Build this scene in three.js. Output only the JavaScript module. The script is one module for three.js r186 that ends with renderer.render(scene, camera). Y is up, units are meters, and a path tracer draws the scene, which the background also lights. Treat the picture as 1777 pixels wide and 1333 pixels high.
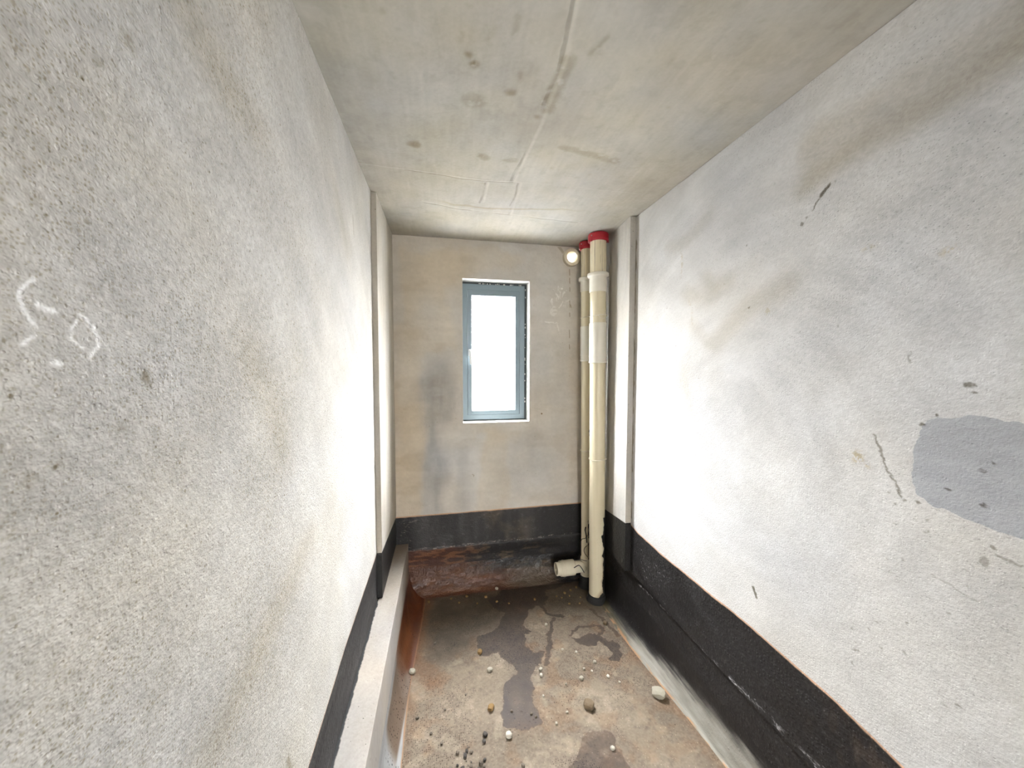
import * as THREE from 'three';
import { mergeGeometries } from 'three/addons/utils/BufferGeometryUtils.js';
import { RectAreaLightUniformsLib } from 'three/addons/lights/RectAreaLightUniformsLib.js';
import { RoundedBoxGeometry } from 'three/addons/geometries/RoundedBoxGeometry.js';

// ------------------------------------------------------------------ camera, sky, exposure
const scene = new THREE.Scene();
const camera = new THREE.PerspectiveCamera(2 * Math.atan(666.5 / 620) * 180 / Math.PI, 1777 / 1333, 0.02, 200);
camera.rotation.set(-0.04827, -0.19278, 0.0014, 'YXZ');            // eye at the origin, 1.6 m above the sunken floor
const renderer = new THREE.WebGLRenderer({ antialias: true });
renderer.toneMapping = THREE.LinearToneMapping;
renderer.toneMappingExposure = 0.9;
renderer.shadowMap.enabled = true;
{ // bright overcast sky, brightest overhead, the same all round
  const W = 128, H = 64, data = new Float32Array(W * H * 4);
  for (let j = 0; j < H; j++) for (let i = 0; i < W; i++) {
    const up = Math.sin(((j + 0.5) / H - 0.5) * Math.PI);
    const l = up > 0 ? 175 * (1 + 2 * up) / 3 : 34, o = (j * W + i) * 4;
    data[o] = l * 0.985; data[o + 1] = l; data[o + 2] = l * 1.03; data[o + 3] = 1;
  }
  const t = new THREE.DataTexture(data, W, H, THREE.RGBAFormat, THREE.FloatType);
  t.mapping = THREE.EquirectangularReflectionMapping; t.magFilter = THREE.LinearFilter; t.needsUpdate = true;
  scene.background = t;
}

RectAreaLightUniformsLib.init();
function daylight(name, color, intensity, w, h, at, towards) { const l = new THREE.RectAreaLight(color, intensity, w, h); l.name = name; l.position.set(...at); l.lookAt(...towards); scene.add(l); }
daylight('window_daylight', '#f4f8ff', 170, 0.9, 1.0, [0.39, 0.60, -3.25], [0.39, -0.35, -2.0]);      // sky light falling in through the casement
daylight('doorway_daylight', '#fff8ec', 5, 0.44, 1.5, [0.325, -0.48, 3.45], [0.325, -0.55, 0]);          // light of the next room through the doorway

// ------------------------------------------------------------------ noise and textures
let seed = 7;
const rnd = () => { seed = (seed + 0x6d2b79f5) | 0; let t = Math.imul(seed ^ (seed >>> 15), 1 | seed); t = (t + Math.imul(t ^ (t >>> 7), 61 | t)) ^ t; return ((t ^ (t >>> 14)) >>> 0) / 4294967296; };
const P = new Uint8Array(512), RV = new Float32Array(256);
{ const a = [...Array(256).keys()]; for (let i = 255; i > 0; i--) { const j = Math.floor(rnd() * (i + 1)); [a[i], a[j]] = [a[j], a[i]]; } for (let i = 0; i < 512; i++) P[i] = a[i & 255]; for (let i = 0; i < 256; i++) RV[i] = rnd(); }
function vn(x, y) {                                                // value noise, 0..1
  const xi = Math.floor(x), yi = Math.floor(y); let fx = x - xi, fy = y - yi;
  fx = fx * fx * (3 - 2 * fx); fy = fy * fy * (3 - 2 * fy);
  const a = P[yi & 255], b = P[(yi + 1) & 255], x0 = xi & 255, x1 = (xi + 1) & 255;
  const p = RV[P[a + x0]], q = RV[P[a + x1]], r = RV[P[b + x0]], s = RV[P[b + x1]];
  return p + (q - p) * fx + (r - p + (p - q - r + s) * fx) * fy;
}
function fbm(x, y, n = 4) { let s = 0, a = 0.5, t = 0; for (let i = 0; i < n; i++) { s += a * vn(x, y); t += a; a *= 0.5; x = x * 2.03 + 17.3; y = y * 2.03 + 9.1; } return s / t; }
const sm = (a, b, x) => { x = (x - a) / (b - a); x = x < 0 ? 0 : x > 1 ? 1 : x; return x * x * (3 - 2 * x); };
const mix = (a, b, t) => a + (b - a) * t;
function dots(x, y, c, prob, rMin, rMax) {                         // one speck per cell at most; 1 inside, soft rim
  const xi = Math.floor(x / c), yi = Math.floor(y / c), h = P[(P[xi & 255] + yi) & 255];
  if (RV[h] > prob) return 0;
  const h2 = P[h + 37], h3 = P[h2 + 91], h4 = P[h3 + 11], r = (rMin + (rMax - rMin) * RV[h4]) * c;
  const cx = (xi + 0.3 + 0.4 * RV[h2]) * c, cy = (yi + 0.3 + 0.4 * RV[h3]) * c, dx = x - cx, dy = y - cy, e = 0.6 + 0.8 * RV[P[h4 + 5]];
  const d = Math.sqrt(dx * dx * e + dy * dy / e);
  return d > r ? 0 : sm(r, r * 0.5, d);
}
const u8 = (v) => (v < 0 ? 0 : v > 255 ? 255 : v);
// paint(w, h, [x0, x1, y0, y1] in metres, f(x, y, out)): colour map in sRGB bytes, laid on uv given in metres
function fit(t, r) { t.repeat.set(1 / (r[1] - r[0]), 1 / (r[3] - r[2])); t.offset.set(-r[0] / (r[1] - r[0]), -r[2] / (r[3] - r[2])); t.wrapS = t.wrapT = THREE.MirroredRepeatWrapping; t.magFilter = THREE.LinearFilter; t.needsUpdate = true; return t; }
function paint(w, h, r, f) {
  const d = new Uint8Array(w * h * 4), rough = new Uint8Array(w * h * 4), o = [0, 0, 0, 0.9];
  for (let j = 0, k = 0; j < h; j++) for (let i = 0; i < w; i++, k += 4) {
    o[3] = 0.9; f(r[0] + (r[1] - r[0]) * (i + 0.5) / w, r[2] + (r[3] - r[2]) * (j + 0.5) / h, o);
    d[k] = u8(o[0]); d[k + 1] = u8(o[1]); d[k + 2] = u8(o[2]); d[k + 3] = 255;
    rough[k] = rough[k + 1] = rough[k + 2] = u8(o[3] * 255); rough[k + 3] = 255;
  }
  const t = new THREE.DataTexture(d, w, h); t.colorSpace = THREE.SRGBColorSpace;
  fit(t, r); t.rough = () => fit(new THREE.DataTexture(rough, w, h), r);
  return t;
}
// a hand-drawn mask over the region r (metres, y up): draw(ctx) paints white; blur in metres; read with warp for ragged rims
function mask(r, size, blur, draw) {
  const w = size, h = Math.round(size * (r[3] - r[2]) / (r[1] - r[0])), s = w / (r[1] - r[0]), c = document.createElement('canvas'); c.width = w; c.height = h;
  const x = c.getContext('2d');
  x.setTransform(s, 0, 0, -s, -r[0] * s, r[3] * s); x.fillStyle = x.strokeStyle = '#fff'; x.lineCap = x.lineJoin = 'round';
  draw({ poly(p, a = 1) { x.globalAlpha = a; x.beginPath(); p.forEach((q, i) => (i ? x.lineTo(...q) : x.moveTo(...q))); x.closePath(); x.fill(); },
    line(p, wd, a = 1) { x.globalAlpha = a; x.lineWidth = wd; x.beginPath(); p.forEach((q, i) => (i ? x.lineTo(...q) : x.moveTo(...q))); x.stroke(); },
    dot(px, py, rx, ry = rx, rot = 0, a = 1) { x.globalAlpha = a; x.beginPath(); x.ellipse(px, py, rx, ry, rot, 0, 7); x.fill(); } });
  if (blur) { const c2 = document.createElement('canvas'); c2.width = w; c2.height = h; const x2 = c2.getContext('2d'); x2.filter = `blur(${blur * s}px)`; x2.drawImage(c, 0, 0); x.setTransform(1, 0, 0, 1, 0, 0); x.globalAlpha = 1; x.clearRect(0, 0, w, h); x.drawImage(c2, 0, 0); }
  const d = x.getImageData(0, 0, w, h).data, m = new Float32Array(w * h); for (let i = 0; i < w * h; i++) m[i] = d[i * 4 + 3] / 255;
  return (px, py) => {
    let u = (px - r[0]) * s - 0.5, v = (r[3] - py) * s - 0.5; u = u < 0 ? 0 : u > w - 1.001 ? w - 1.001 : u; v = v < 0 ? 0 : v > h - 1.001 ? h - 1.001 : v;
    const i = u | 0, j = v | 0, k = j * w + i; u -= i; v -= j;
    return (m[k] * (1 - u) + m[k + 1] * u) * (1 - v) + (m[k + w] * (1 - u) + m[k + w + 1] * u) * v;
  };
}
function tile(n, metres, f) {                                      // repeating grey relief map; f gets 0..1 coordinates
  const d = new Uint8Array(n * n * 4);
  for (let j = 0, k = 0; j < n; j++) for (let i = 0; i < n; i++, k += 4) { d[k] = d[k + 1] = d[k + 2] = u8(255 * f(i / n, j / n)); d[k + 3] = 255; }
  const t = new THREE.DataTexture(d, n, n); t.wrapS = t.wrapT = THREE.MirroredRepeatWrapping; t.magFilter = THREE.LinearFilter; t.repeat.set(1 / metres, 1 / metres); t.needsUpdate = true; return t;
}
const sandRelief = tile(800, 0.45, (u, v) => 0.30 * fbm(u * 30, v * 30, 3) + 0.5 * fbm(u * 110, v * 110, 2) + 0.2 * vn(u * 300, v * 300) - 0.55 * dots(u, v, 1 / 60, 0.25, 0.15, 0.4) * fbm(u * 90, v * 90, 2));
const softRelief = tile(800, 0.9, (u, v) => 0.55 * fbm(u * 9, v * 9, 4) + 0.3 * fbm(u * 60, v * 60, 3) + 0.1 * vn(u * 300, v * 300) - 0.3 * dots(u, v, 1 / 40, 0.12, 0.1, 0.25));
const lumpRelief = tile(640, 0.5, (u, v) => 0.5 * fbm(u * 22, v * 34, 4) + 0.35 * Math.pow(fbm(u * 60 + 5, v * 60, 3), 2) + 0.25 * dots(u, v, 1 / 36, 0.3, 0.12, 0.4));

const std = (o) => new THREE.MeshStandardMaterial({ roughness: 0.9, ...o });

// ------------------------------------------------------------------ measures (metres, eye at the origin)
const XL = -0.356, XR = 1.153, YC = 0.904, YF = -1.66, KF = 1.0375, XRL = 1.176, ZBL = -2.655, ZB = -2.6, ZP = -2.0, ZPR = -2.013, ZN = 3.2, YS = -1.27;
const NL = -0.329, NR = 1.116, NRB = 1.162;                                     // faces of the two piers beside the end wall
const WIN = [0.146, 0.640, -0.410, 0.631], VENT = [0.957, 0.818, 0.040];
const lerpLine = (L) => (s) => { if (s <= L[0][0]) return L[0][1]; for (let i = 1; i < L.length; i++) if (s <= L[i][0]) return mix(L[i - 1][1], L[i][1], (s - L[i - 1][0]) / (L[i][0] - L[i - 1][0])); return L[L.length - 1][1]; };
const rag = (s, a = 0.004) => a * (fbm(s * 9 + 3, 1.5, 3) - 0.5) * 2;
const crevice = (s, k) => 0.0005 + 0.009 * Math.max(0, fbm(s * 11, k + 0.5, 3) - 0.45);
const edgeL = lerpLine([[-2.6, -1.13], [0.4, -1.10], [0.98, -1.06], [1.36, -1.023], [2.0, -1.012]]);          // along -z
const edgeR = lerpLine([[-2.02, -0.985], [-1.929, -1.001], [-1.68, -1.007], [-1.13, -0.993], [-0.82, -1.0], [-0.65, -1.024], [2.6, -1.05]]);
const edgeB = lerpLine([[-0.36, -1.069], [1.2, -1.061]]);
const edgeNL = lerpLine([[2.0, -1.010], [2.6, -1.069]]), edgeNR = lerpLine([[-2.6, -1.06], [-2.013, -0.976]]);

// ------------------------------------------------------------------ building helpers
const used = {};
const numbered = (n) => { const k = (used[n] = (used[n] ?? -1) + 1); return k ? `${n}_${String(k).padStart(3, '0')}` : n; };
function group(name, data, parent = scene, at = [0, 0, 0]) { const g = new THREE.Group(); g.name = parent === scene ? numbered(name) : name; g.position.set(...at); g.userData = { ...data }; parent.add(g); return g; }
function put(name, geo, m, parent = scene, data = {}) { const o = new THREE.Mesh(geo, m); o.name = parent === scene ? numbered(name) : name; o.castShadow = o.receiveShadow = true; Object.assign(o.userData, data); parent.add(o); return o; }
function shapeOf(pts, holes = []) { const s = new THREE.Shape(pts.map((p) => new THREE.Vector2(...p))); for (const h of holes) s.holes.push(new THREE.Path(h.map((p) => new THREE.Vector2(...p)))); return s; }
const rect = (x0, x1, y0, y1) => [[x0, y0], [x1, y0], [x1, y1], [x0, y1]];
const circle = (x, y, r, n = 40) => [...Array(n).keys()].map((i) => [x + r * Math.cos(i / n * 2 * Math.PI), y + r * Math.sin(i / n * 2 * Math.PI)]);
// a slab: outline in the wall's own two directions (metres), front face at `face`, going `thick` back
function slab(side, pts, face, thick, holes, bevel = 0) {
  const g = new THREE.ExtrudeGeometry(shapeOf(pts, holes), { depth: thick - bevel * 2, bevelEnabled: bevel > 0, bevelSize: bevel, bevelOffset: -bevel, bevelThickness: bevel, bevelSegments: 2, curveSegments: 8 });
  g.translate(0, 0, -thick + bevel);
  if (side === 'left') g.rotateY(Math.PI / 2).translate(face, 0, 0);         // outline x runs along -z
  if (side === 'right') g.rotateY(-Math.PI / 2).translate(face, 0, 0);       // outline x runs along +z
  if (side === 'back') g.translate(0, 0, face);
  if (side === 'ceiling') g.rotateX(Math.PI / 2).translate(0, face, 0);      // outline y runs along +z
  if (side === 'front') g.rotateY(Math.PI).translate(0, 0, face);            // outline x runs along -x
  return g;
}
function boxUV(g) {                                                  // uv in metres from the facing of each triangle
  g = g.index ? g.toNonIndexed() : g; const p = g.attributes.position, n = g.attributes.normal, uv = new Float32Array(p.count * 2);
  for (let i = 0; i < p.count; i++) {
    const ax = Math.abs(n.getX(i)), ay = Math.abs(n.getY(i)), az = Math.abs(n.getZ(i));
    const [a, b] = ax >= ay && ax >= az ? [p.getZ(i), p.getY(i)] : ay >= az ? [p.getX(i), p.getZ(i)] : [p.getX(i), p.getY(i)];
    uv[i * 2] = a; uv[i * 2 + 1] = b;
  }
  g.setAttribute('uv', new THREE.BufferAttribute(uv, 2)); return g;
}
const box = (x0, x1, y0, y1, z0, z1, r = 0) => { const g = r ? new RoundedBoxGeometry(x1 - x0, y1 - y0, z1 - z0, 2, r) : new THREE.BoxGeometry(x1 - x0, y1 - y0, z1 - z0); return boxUV(g.translate((x0 + x1) / 2, (y0 + y1) / 2, (z0 + z1) / 2)); };
const along = (a, b, n, f) => [...Array(n + 1).keys()].map((i) => { const s = mix(a, b, i / n); return [s, f(s)]; });
// a surface swept from rows of points; uv (row distance, column distance) in metres unless given
function sheet(nu, nv, at, uvAt) {
  const pos = new Float32Array((nu + 1) * (nv + 1) * 3), uv = new Float32Array((nu + 1) * (nv + 1) * 2), idx = [];
  for (let j = 0, k = 0; j <= nv; j++) for (let i = 0; i <= nu; i++, k++) {
    pos.set(at(i / nu, j / nv), k * 3); uv.set(uvAt(i / nu, j / nv), k * 2);
    if (i < nu && j < nv) { const a = k, b = k + 1, c = k + nu + 1, d = c + 1; idx.push(a, b, d, a, d, c); }
  }
  const g = new THREE.BufferGeometry(); g.setAttribute('position', new THREE.BufferAttribute(pos, 3)); g.setAttribute('uv', new THREE.BufferAttribute(uv, 2)); g.setIndex(idx); g.computeVertexNormals(); return g;
}
function tube(pts, r, closed = false, seg = 40) { return new THREE.TubeGeometry(new THREE.CatmullRomCurve3(pts.map((p) => new THREE.Vector3(...p)), closed), seg, r, 6, closed); }

// ------------------------------------------------------------------ surface colours
// left plaster: rough sandy render, brown grit, chalk figures
const RL = [0.3, 2.0, -1.1, 0.92];
const chalk = mask(RL, 1700, 0.0008, (c) => {
  c.line([[0.398, 0.077], [0.390, 0.070], [0.385, 0.062], [0.387, 0.051], [0.394, 0.039], [0.397, 0.031], [0.393, 0.025], [0.385, 0.019]], 0.0042);
  c.line([[0.399, 0.0555], [0.406, 0.052], [0.414, 0.0515]], 0.0055);
  c.line([[0.438, 0.052], [0.444, 0.048], [0.450, 0.040], [0.455, 0.030], [0.455, 0.021], [0.445, 0.009]], 0.0045);
  c.line([[0.434, 0.045], [0.4275, 0.036], [0.428, 0.026], [0.438, 0.018]], 0.0035);
  c.line([[0.410, 0.0035], [0.417, 0.0025]], 0.005);
});
const leftMarks = mask(RL, 1000, 0.004, (c) => {
  c.dot(0.516, -0.012, 0.007, 0.009); c.dot(0.518, -0.026, 0.004, 0.005, 0, 0.6); c.dot(0.409, -0.095, 0.004, 0.0035, 0, 1); c.line([[0.508, 0.384], [0.518, 0.371]], 0.006); c.dot(0.471, 0.322, 0.004); c.dot(0.473, 0.271, 0.003);
  c.dot(0.401, 0.147, 0.003); c.dot(0.385, -0.101, 0.003); c.line([[0.474, -0.070], [0.480, -0.072]], 0.005); c.line([[0.862, -0.9], [0.885, -0.97]], 0.012, 0.7); c.line([[1.60, 0.62], [1.61, 0.55]], 0.01, 0.4); c.line([[1.82, 0.2], [1.83, 0.1]], 0.006, 0.5);
});
const leftBands = mask(RL, 500, 0.03, (c) => {                       // damp trowel bands
  c.line([[0.58, 0.52], [0.70, 0.49], [0.83, 0.475]], 0.06, 0.8); c.line([[0.48, 0.30], [0.56, 0.24], [0.62, 0.20]], 0.05, 0.5); c.line([[1.06, -0.46], [0.80, -0.54], [0.56, -0.60]], 0.035, 1);
  c.line([[0.75, 0.02], [0.85, -0.06], [0.88, -0.22]], 0.07, 0.6); c.line([[0.95, 0.11], [1.0, 0.02]], 0.05, 0.5); c.line([[1.3, 0.65], [1.5, 0.45]], 0.04, 0.5);
});
const leftMap = paint(1536, 1760, RL, (x, y, o) => {
  const wx = x + 0.02 * (fbm(x * 12, y * 12, 3) - 0.5), wy = y + 0.02 * (fbm(x * 12 + 40, y * 12, 3) - 0.5);
  const big = fbm(x * 3.1, y * 3.1, 4), fine = fbm(x * 130, y * 130, 2), g = fbm(x * 9 + 50, y * 9, 3);
  const streak = fbm((x + y * 0.9) * 14, (x - y) * 3, 3), near = sm(1.5, 0.7, x);
  let v = 184 + (big - 0.5) * 34 + (g - 0.5) * 20 + (streak - 0.5) * 16 + (fine - 0.5) * mix(10, 30, near), warm = (fbm(x * 4 + 9, y * 4 + 70, 3) - 0.5) * 13 + 11;
  const grit = (0.5 + 0.5 * sm(0.34, 0.66, fbm(x * 5 + 20, y * 5 + 3, 3))) * mix(0.35, 1, near);
  const d = Math.max(dots(x + 0.004 * g, y + 0.003 * fine, 0.0042, 0.4, 0.14, 0.5), dots(x + 0.3 + 0.006 * fine, y + 0.006 * g, 0.009, 0.22, 0.1, 0.34)) * grit, l = dots(x + 0.7, y + 0.4, 0.006, 0.22, 0.1, 0.35);
  const big2 = dots(x + 0.13, y, 0.04, 0.6, 0.02, 0.07);
  v += l * 13 * near - d * 34 - big2 * 50; warm += d * 12 + big2 * 12;
  const b = leftBands(wx, wy) * (0.7 + 0.6 * g) * 24; v -= b; warm += b * 0.55;
  const m = leftMarks(x + 0.012 * (fine - 0.5), y + 0.012 * (fbm(x * 130 + 60, y * 130, 2) - 0.5)); v -= m * 70 * (0.4 + 1.1 * fine); warm += m * 16;
  const c = chalk(x + 0.0022 * (fbm(x * 300, y * 300, 2) - 0.5), y + 0.0022 * (fbm(x * 300 + 9, y * 300, 2) - 0.5)) * sm(0.1, 0.42, fbm(x * 230, y * 230, 2)); v = mix(v, 240, c); warm = mix(warm, 4, c);
  o[0] = v + warm * 0.35; o[1] = v; o[2] = v - warm * 0.75;
});
// right plaster: smoother trowelled render with a grey mortar patch
const RR = [-2.02, -0.45, -1.1, 0.92];
const patchM = mask(RR, 1500, 0, (c) => c.poly([[-0.664, -0.148], [-0.650, -0.128], [-0.633, -0.119], [-0.610, -0.119], [-0.585, -0.108], [-0.559, -0.106], [-0.506, -0.114], [-0.38, -0.12], [-0.38, -0.36], [-0.495, -0.353], [-0.516, -0.348], [-0.558, -0.341], [-0.600, -0.339], [-0.640, -0.330], [-0.668, -0.318], [-0.675, -0.291], [-0.672, -0.212]]));
const rightMarks = mask(RR, 1500, 0.0012, (c) => {
  c.line([[-0.903, 0.551], [-0.915, 0.541], [-0.929, 0.530]], 0.011); c.line([[-0.929, 0.530], [-0.951, 0.497]], 0.006, 0.8); c.dot(-0.985, 0.464, 0.005, 0.008, 0, 0.7); c.dot(-0.968, 0.48, 0.004, 0.003, 0, 0.5);
  c.line([[-0.759, -0.182], [-0.748, -0.21], [-0.734, -0.245], [-0.723, -0.275], [-0.712, -0.292], [-0.693, -0.33]], 0.0055, 0.75);
  c.line([[-1.119, -0.835], [-1.112, -0.846]], 0.009); c.line([[-1.108, -0.852], [-1.104, -0.856]], 0.011); c.dot(-1.101, -0.864, 0.004);
  c.dot(-0.586, -0.039, 0.009, 0.005, -0.2, 0.9); c.dot(-0.578, -0.056, 0.007, 0.003, 0, 0.8); c.line([[-0.692, 0.036], [-0.697, 0.026], [-0.690, 0.012]], 0.004, 0.5);
  c.line([[-0.629, -0.499], [-0.59, -0.507], [-0.55, -0.516]], 0.0025, 0.45); c.line([[-0.531, -0.398], [-0.493, -0.403]], 0.004, 0.5); c.dot(-0.545, -0.42, 0.008, 0.012, 0, 0.4); c.dot(-0.535, -0.385, 0.005, 0.004, 0, 0.6);
  c.dot(-0.661, -0.14, 0.006, 0.004, 0, 0.9); c.dot(-0.634, -0.113, 0.004, 0.004, 0, 0.9); c.dot(-0.557, -0.225, 0.005, 0.003, 0, 0.8); c.dot(-0.610, -0.285, 0.006, 0.003, 0, 0.8); c.dot(-0.553, -0.30, 0.003, 0.006, 0.3, 0.8); c.dot(-0.542, -0.205, 0.003, 0.003, 0, 0.7);
  c.dot(-0.66, -0.335, 0.006, 0.003, 0, 0.8); c.dot(-0.688, -0.34, 0.004, 0.003, 0, 0.7); c.dot(-0.705, -0.355, 0.005, 0.003, 0, 0.6); c.dot(-0.72, -0.33, 0.004, 0.003, 0, 0.6); c.dot(-0.64, -0.37, 0.006, 0.002, 0.2, 0.5);
  for (let i = 0; i < 26; i++) { const z = -0.55 - rnd() * 0.25, y = -0.35 - rnd() * 0.55; c.dot(z, y, 0.001 + rnd() * 0.005, 0.001 + rnd() * 0.0025, rnd() * 0.5, 0.25 + rnd() * 0.45); }
  for (let i = 0; i < 30; i++) { const z = -1.95 + rnd() * 1.3, y = -0.2 + rnd() * 0.85; c.dot(z, y, 0.001 + rnd() * 0.004, 0.001 + rnd() * 0.0025, rnd() * 3, 0.25 + rnd() * 0.4); }
});
const rust = mask(RR, 800, 0.004, (c) => { c.line([[-1.587, 0.56], [-1.576, 0.50], [-1.583, 0.443]], 0.006, 0.9); c.dot(-0.795, -0.255, 0.014, 0.02, 0, 0.9); c.dot(-0.772, -0.27, 0.012, 0.006, 0, 0.8); c.dot(-0.79, 0.33, 0.02, 0.006, 0.2, 0.5); c.dot(-0.63, 0.27, 0.02, 0.008, 0.2, 0.6); c.dot(-1.1, 0.2, 0.01, 0.015, 0, 0.5); c.line([[-1.52, 0.32], [-1.5, 0.26], [-1.49, 0.20]], 0.007, 0.5); });
const rightBands = mask(RR, 500, 0.02, (c) => {
  c.line([[-0.47, 0.66], [-0.62, 0.645], [-0.80, 0.63], [-0.98, 0.585]], 0.06, 0.9); c.poly([[-0.45, 0.61], [-0.58, 0.60], [-0.70, 0.585], [-0.84, 0.575], [-1.0, 0.60], [-1.0, 0.75], [-0.45, 0.75]], 0.55);
  c.line([[-1.35, 0.1], [-1.20, 0.22], [-1.02, 0.28]], 0.08, 0.5); c.line([[-1.55, 0.35], [-1.40, 0.30], [-1.28, 0.36]], 0.06, 0.5); c.line([[-1.60, -0.1], [-1.55, 0.0], [-1.50, -0.22]], 0.05, 0.4); c.line([[-1.5, 0.2], [-1.36, 0.08]], 0.03, 0.6); c.line([[-1.7, 0.62], [-1.55, 0.60], [-1.4, 0.66]], 0.05, 0.5); c.line([[-1.42, 0.4], [-1.36, 0.34]], 0.05, 0.6);
});
const rightMap = paint(1440, 1760, RR, (x, y, o) => {
  const w = 0.012 * (fbm(x * 30, y * 30, 3) - 0.5), fine = fbm(x * 120, y * 160, 2), g = fbm(x * 8 + 50, y * 8, 3), near = sm(-1.4, -0.7, x);
  const arc = fbm(Math.hypot(x + 1.2, y + 0.3) * 26, Math.atan2(y + 0.3, x + 1.2) * 3, 3);
  let v = 190 + (fbm(x * 2.4 + 7, y * 2.4, 4) - 0.5) * 30 + (g - 0.5) * 22 + (arc - 0.5) * 14 + (fine - 0.5) * mix(8, 20, near), warm = (fbm(x * 3 + 9, y * 3 + 70, 3) - 0.5) * 12 + 7;
  const b = rightBands(x + w * 2, y + w * 2) * (0.7 + 0.6 * g) * 32; v -= b; warm += b * 0.4;
  const d = dots(x, y * 1.5, 0.008, 0.22, 0.06, 0.3) * sm(0.45, 0.62, fbm(x * 4 + 20, y * 6 + 3, 3)); v -= d * 38;
  const r = rust(x + w, y + w) * sm(0.4, 0.6, fbm(x * 150, y * 150, 2)); v -= r * 36; warm += r * 34;
  const p = sm(0.35, 0.65, patchM(x + w * 1.4 + 0.005 * (fine - 0.5), y + w * 1.4)); v = mix(v, 160 + (g - 0.5) * 16 + (fine - 0.5) * 10 + (fbm(x * 6, y * 40, 3) - 0.5) * 14, p); warm = mix(warm, -2, p);
  const m = rightMarks(x + w * 0.5 + 0.008 * (fine - 0.5), y + w * 0.5 + 0.006 * (fbm(x * 150 + 7, y * 150, 2) - 0.5)) * sm(0.15, 0.5, fine + 0.15); v -= m * 92 * (0.75 + 0.5 * fine); warm += m * 10;
  const e = sm(0.016 + w * 1.6, 0.008 + w * 1.6, x + 2.013) * sm(0.4, 0.5, fbm(y * 9, 3.3, 3)); v -= e * 55; warm += e * 16;      // chipped edge beside the pier
  o[0] = v + warm * 0.35; o[1] = v; o[2] = v - warm * 0.7;
});
// end wall: skim coat with beige and grey water streaks
const RB = [-0.34, 1.16, -1.1, 0.92];
const beige = mask(RB, 500, 0.018, (c) => { c.poly([[-0.31, 0.30], [-0.14, 0.30], [-0.13, -0.4], [-0.15, -1.1], [-0.34, -1.1], [-0.34, 0.2]], 0.75); c.poly([[-0.30, -0.2], [-0.17, -0.25], [-0.15, -0.7], [-0.14, -1.1], [-0.29, -1.1]], 1); c.poly([[0.27, -0.5], [0.47, -0.5], [0.50, -0.9], [0.46, -1.1], [0.22, -1.1], [0.28, -0.8]], 0.7); c.poly([[-0.28, 0.85], [0.3, 0.84], [0.62, 0.80], [0.5, 0.68], [0.05, 0.64], [0.1, 0.1], [-0.25, 0.1]], 0.62); c.poly([[0.15, -0.43], [0.6, -0.43], [0.55, -0.55], [0.2, -0.55]], 0.4); c.line([[0.99, 0.75], [1.0, -0.3], [0.99, -1.0]], 0.09, 0.4); });
const greys = mask(RB, 500, 0.04, (c) => { c.poly([[-0.13, -0.05], [-0.03, -0.1], [0.0, -0.6], [0.01, -1.07], [-0.11, -1.07], [-0.13, -0.6]], 0.85); c.poly([[-0.08, 0.08], [0.06, 0.0], [0.10, -0.3], [0.02, -0.42], [-0.1, -0.3], [-0.13, -0.1]], 0.6); c.line([[0.04, -0.15], [0.08, -0.4]], 0.06, 0.5); c.line([[0.12, -0.6], [0.15, -1.05]], 0.06, 0.75); c.line([[0.55, -0.55], [0.56, -1.0]], 0.05, 0.3); c.line([[0.66, -0.5], [0.68, -0.9]], 0.05, 0.25); c.poly([[0.66, 0.2], [0.9, 0.2], [0.92, -0.5], [0.68, -0.6]], 0.25); c.line([[0.5, 0.0], [0.5, -0.2]], 0.02, 0.2); c.line([[-0.31, 0.4], [-0.31, -0.2]], 0.02, 0.5); });
const effl = mask(RB, 900, 0.002, (c) => { for (let i = 0; i < 15; i++) { const x = 0.80 + rnd() * 0.11, y = 0.40 + rnd() * 0.2; c.line([[x, y], [x + (rnd() - 0.3) * 0.05, y + (rnd() - 0.5) * 0.1], [x + (rnd() - 0.3) * 0.08, y + (rnd() - 0.5) * 0.1]], 0.006, 0.8); } c.dot(0.825, 0.42, 0.03, 0.04, 0, 0.5); c.line([[0.72, 0.335], [0.86, 0.33]], 0.009, 0.8); c.line([[0.85, 0.33], [0.875, 0.25]], 0.007, 0.6); });
const endMarks = mask(RB, 900, 0.001, (c) => { for (const [a, b] of [[0.735, 0.69], [0.67, 0.63], [0.60, 0.57], [0.5, 0.45], [0.41, 0.38], [0.28, 0.22], [0.17, 0.135]]) c.line([[0.949 + rnd() * 0.003, a], [0.951 + rnd() * 0.003, b]], 0.004, 0.9); c.line([[0.958, 0.47], [0.963, 0.45]], 0.005, 0.8); c.dot(0.737, -0.355, 0.006); c.dot(0.62, 0.36, 0.004, 0.004, 0, 0.6); c.line([[0.21, -0.79], [0.224, -0.80]], 0.005, 0.5); c.line([[0.22, -0.80], [0.22, -0.81]], 0.004, 0.5); for (let i = 0; i < 14; i++) c.dot(-0.3 + rnd() * 1.3, -1 + rnd() * 1.8, 0.003, 0.002, rnd(), 0.5); c.poly([[0.85, 0.895], [0.88, 0.895], [0.905, 0.86], [0.895, 0.845]], 0.4); });
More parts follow.
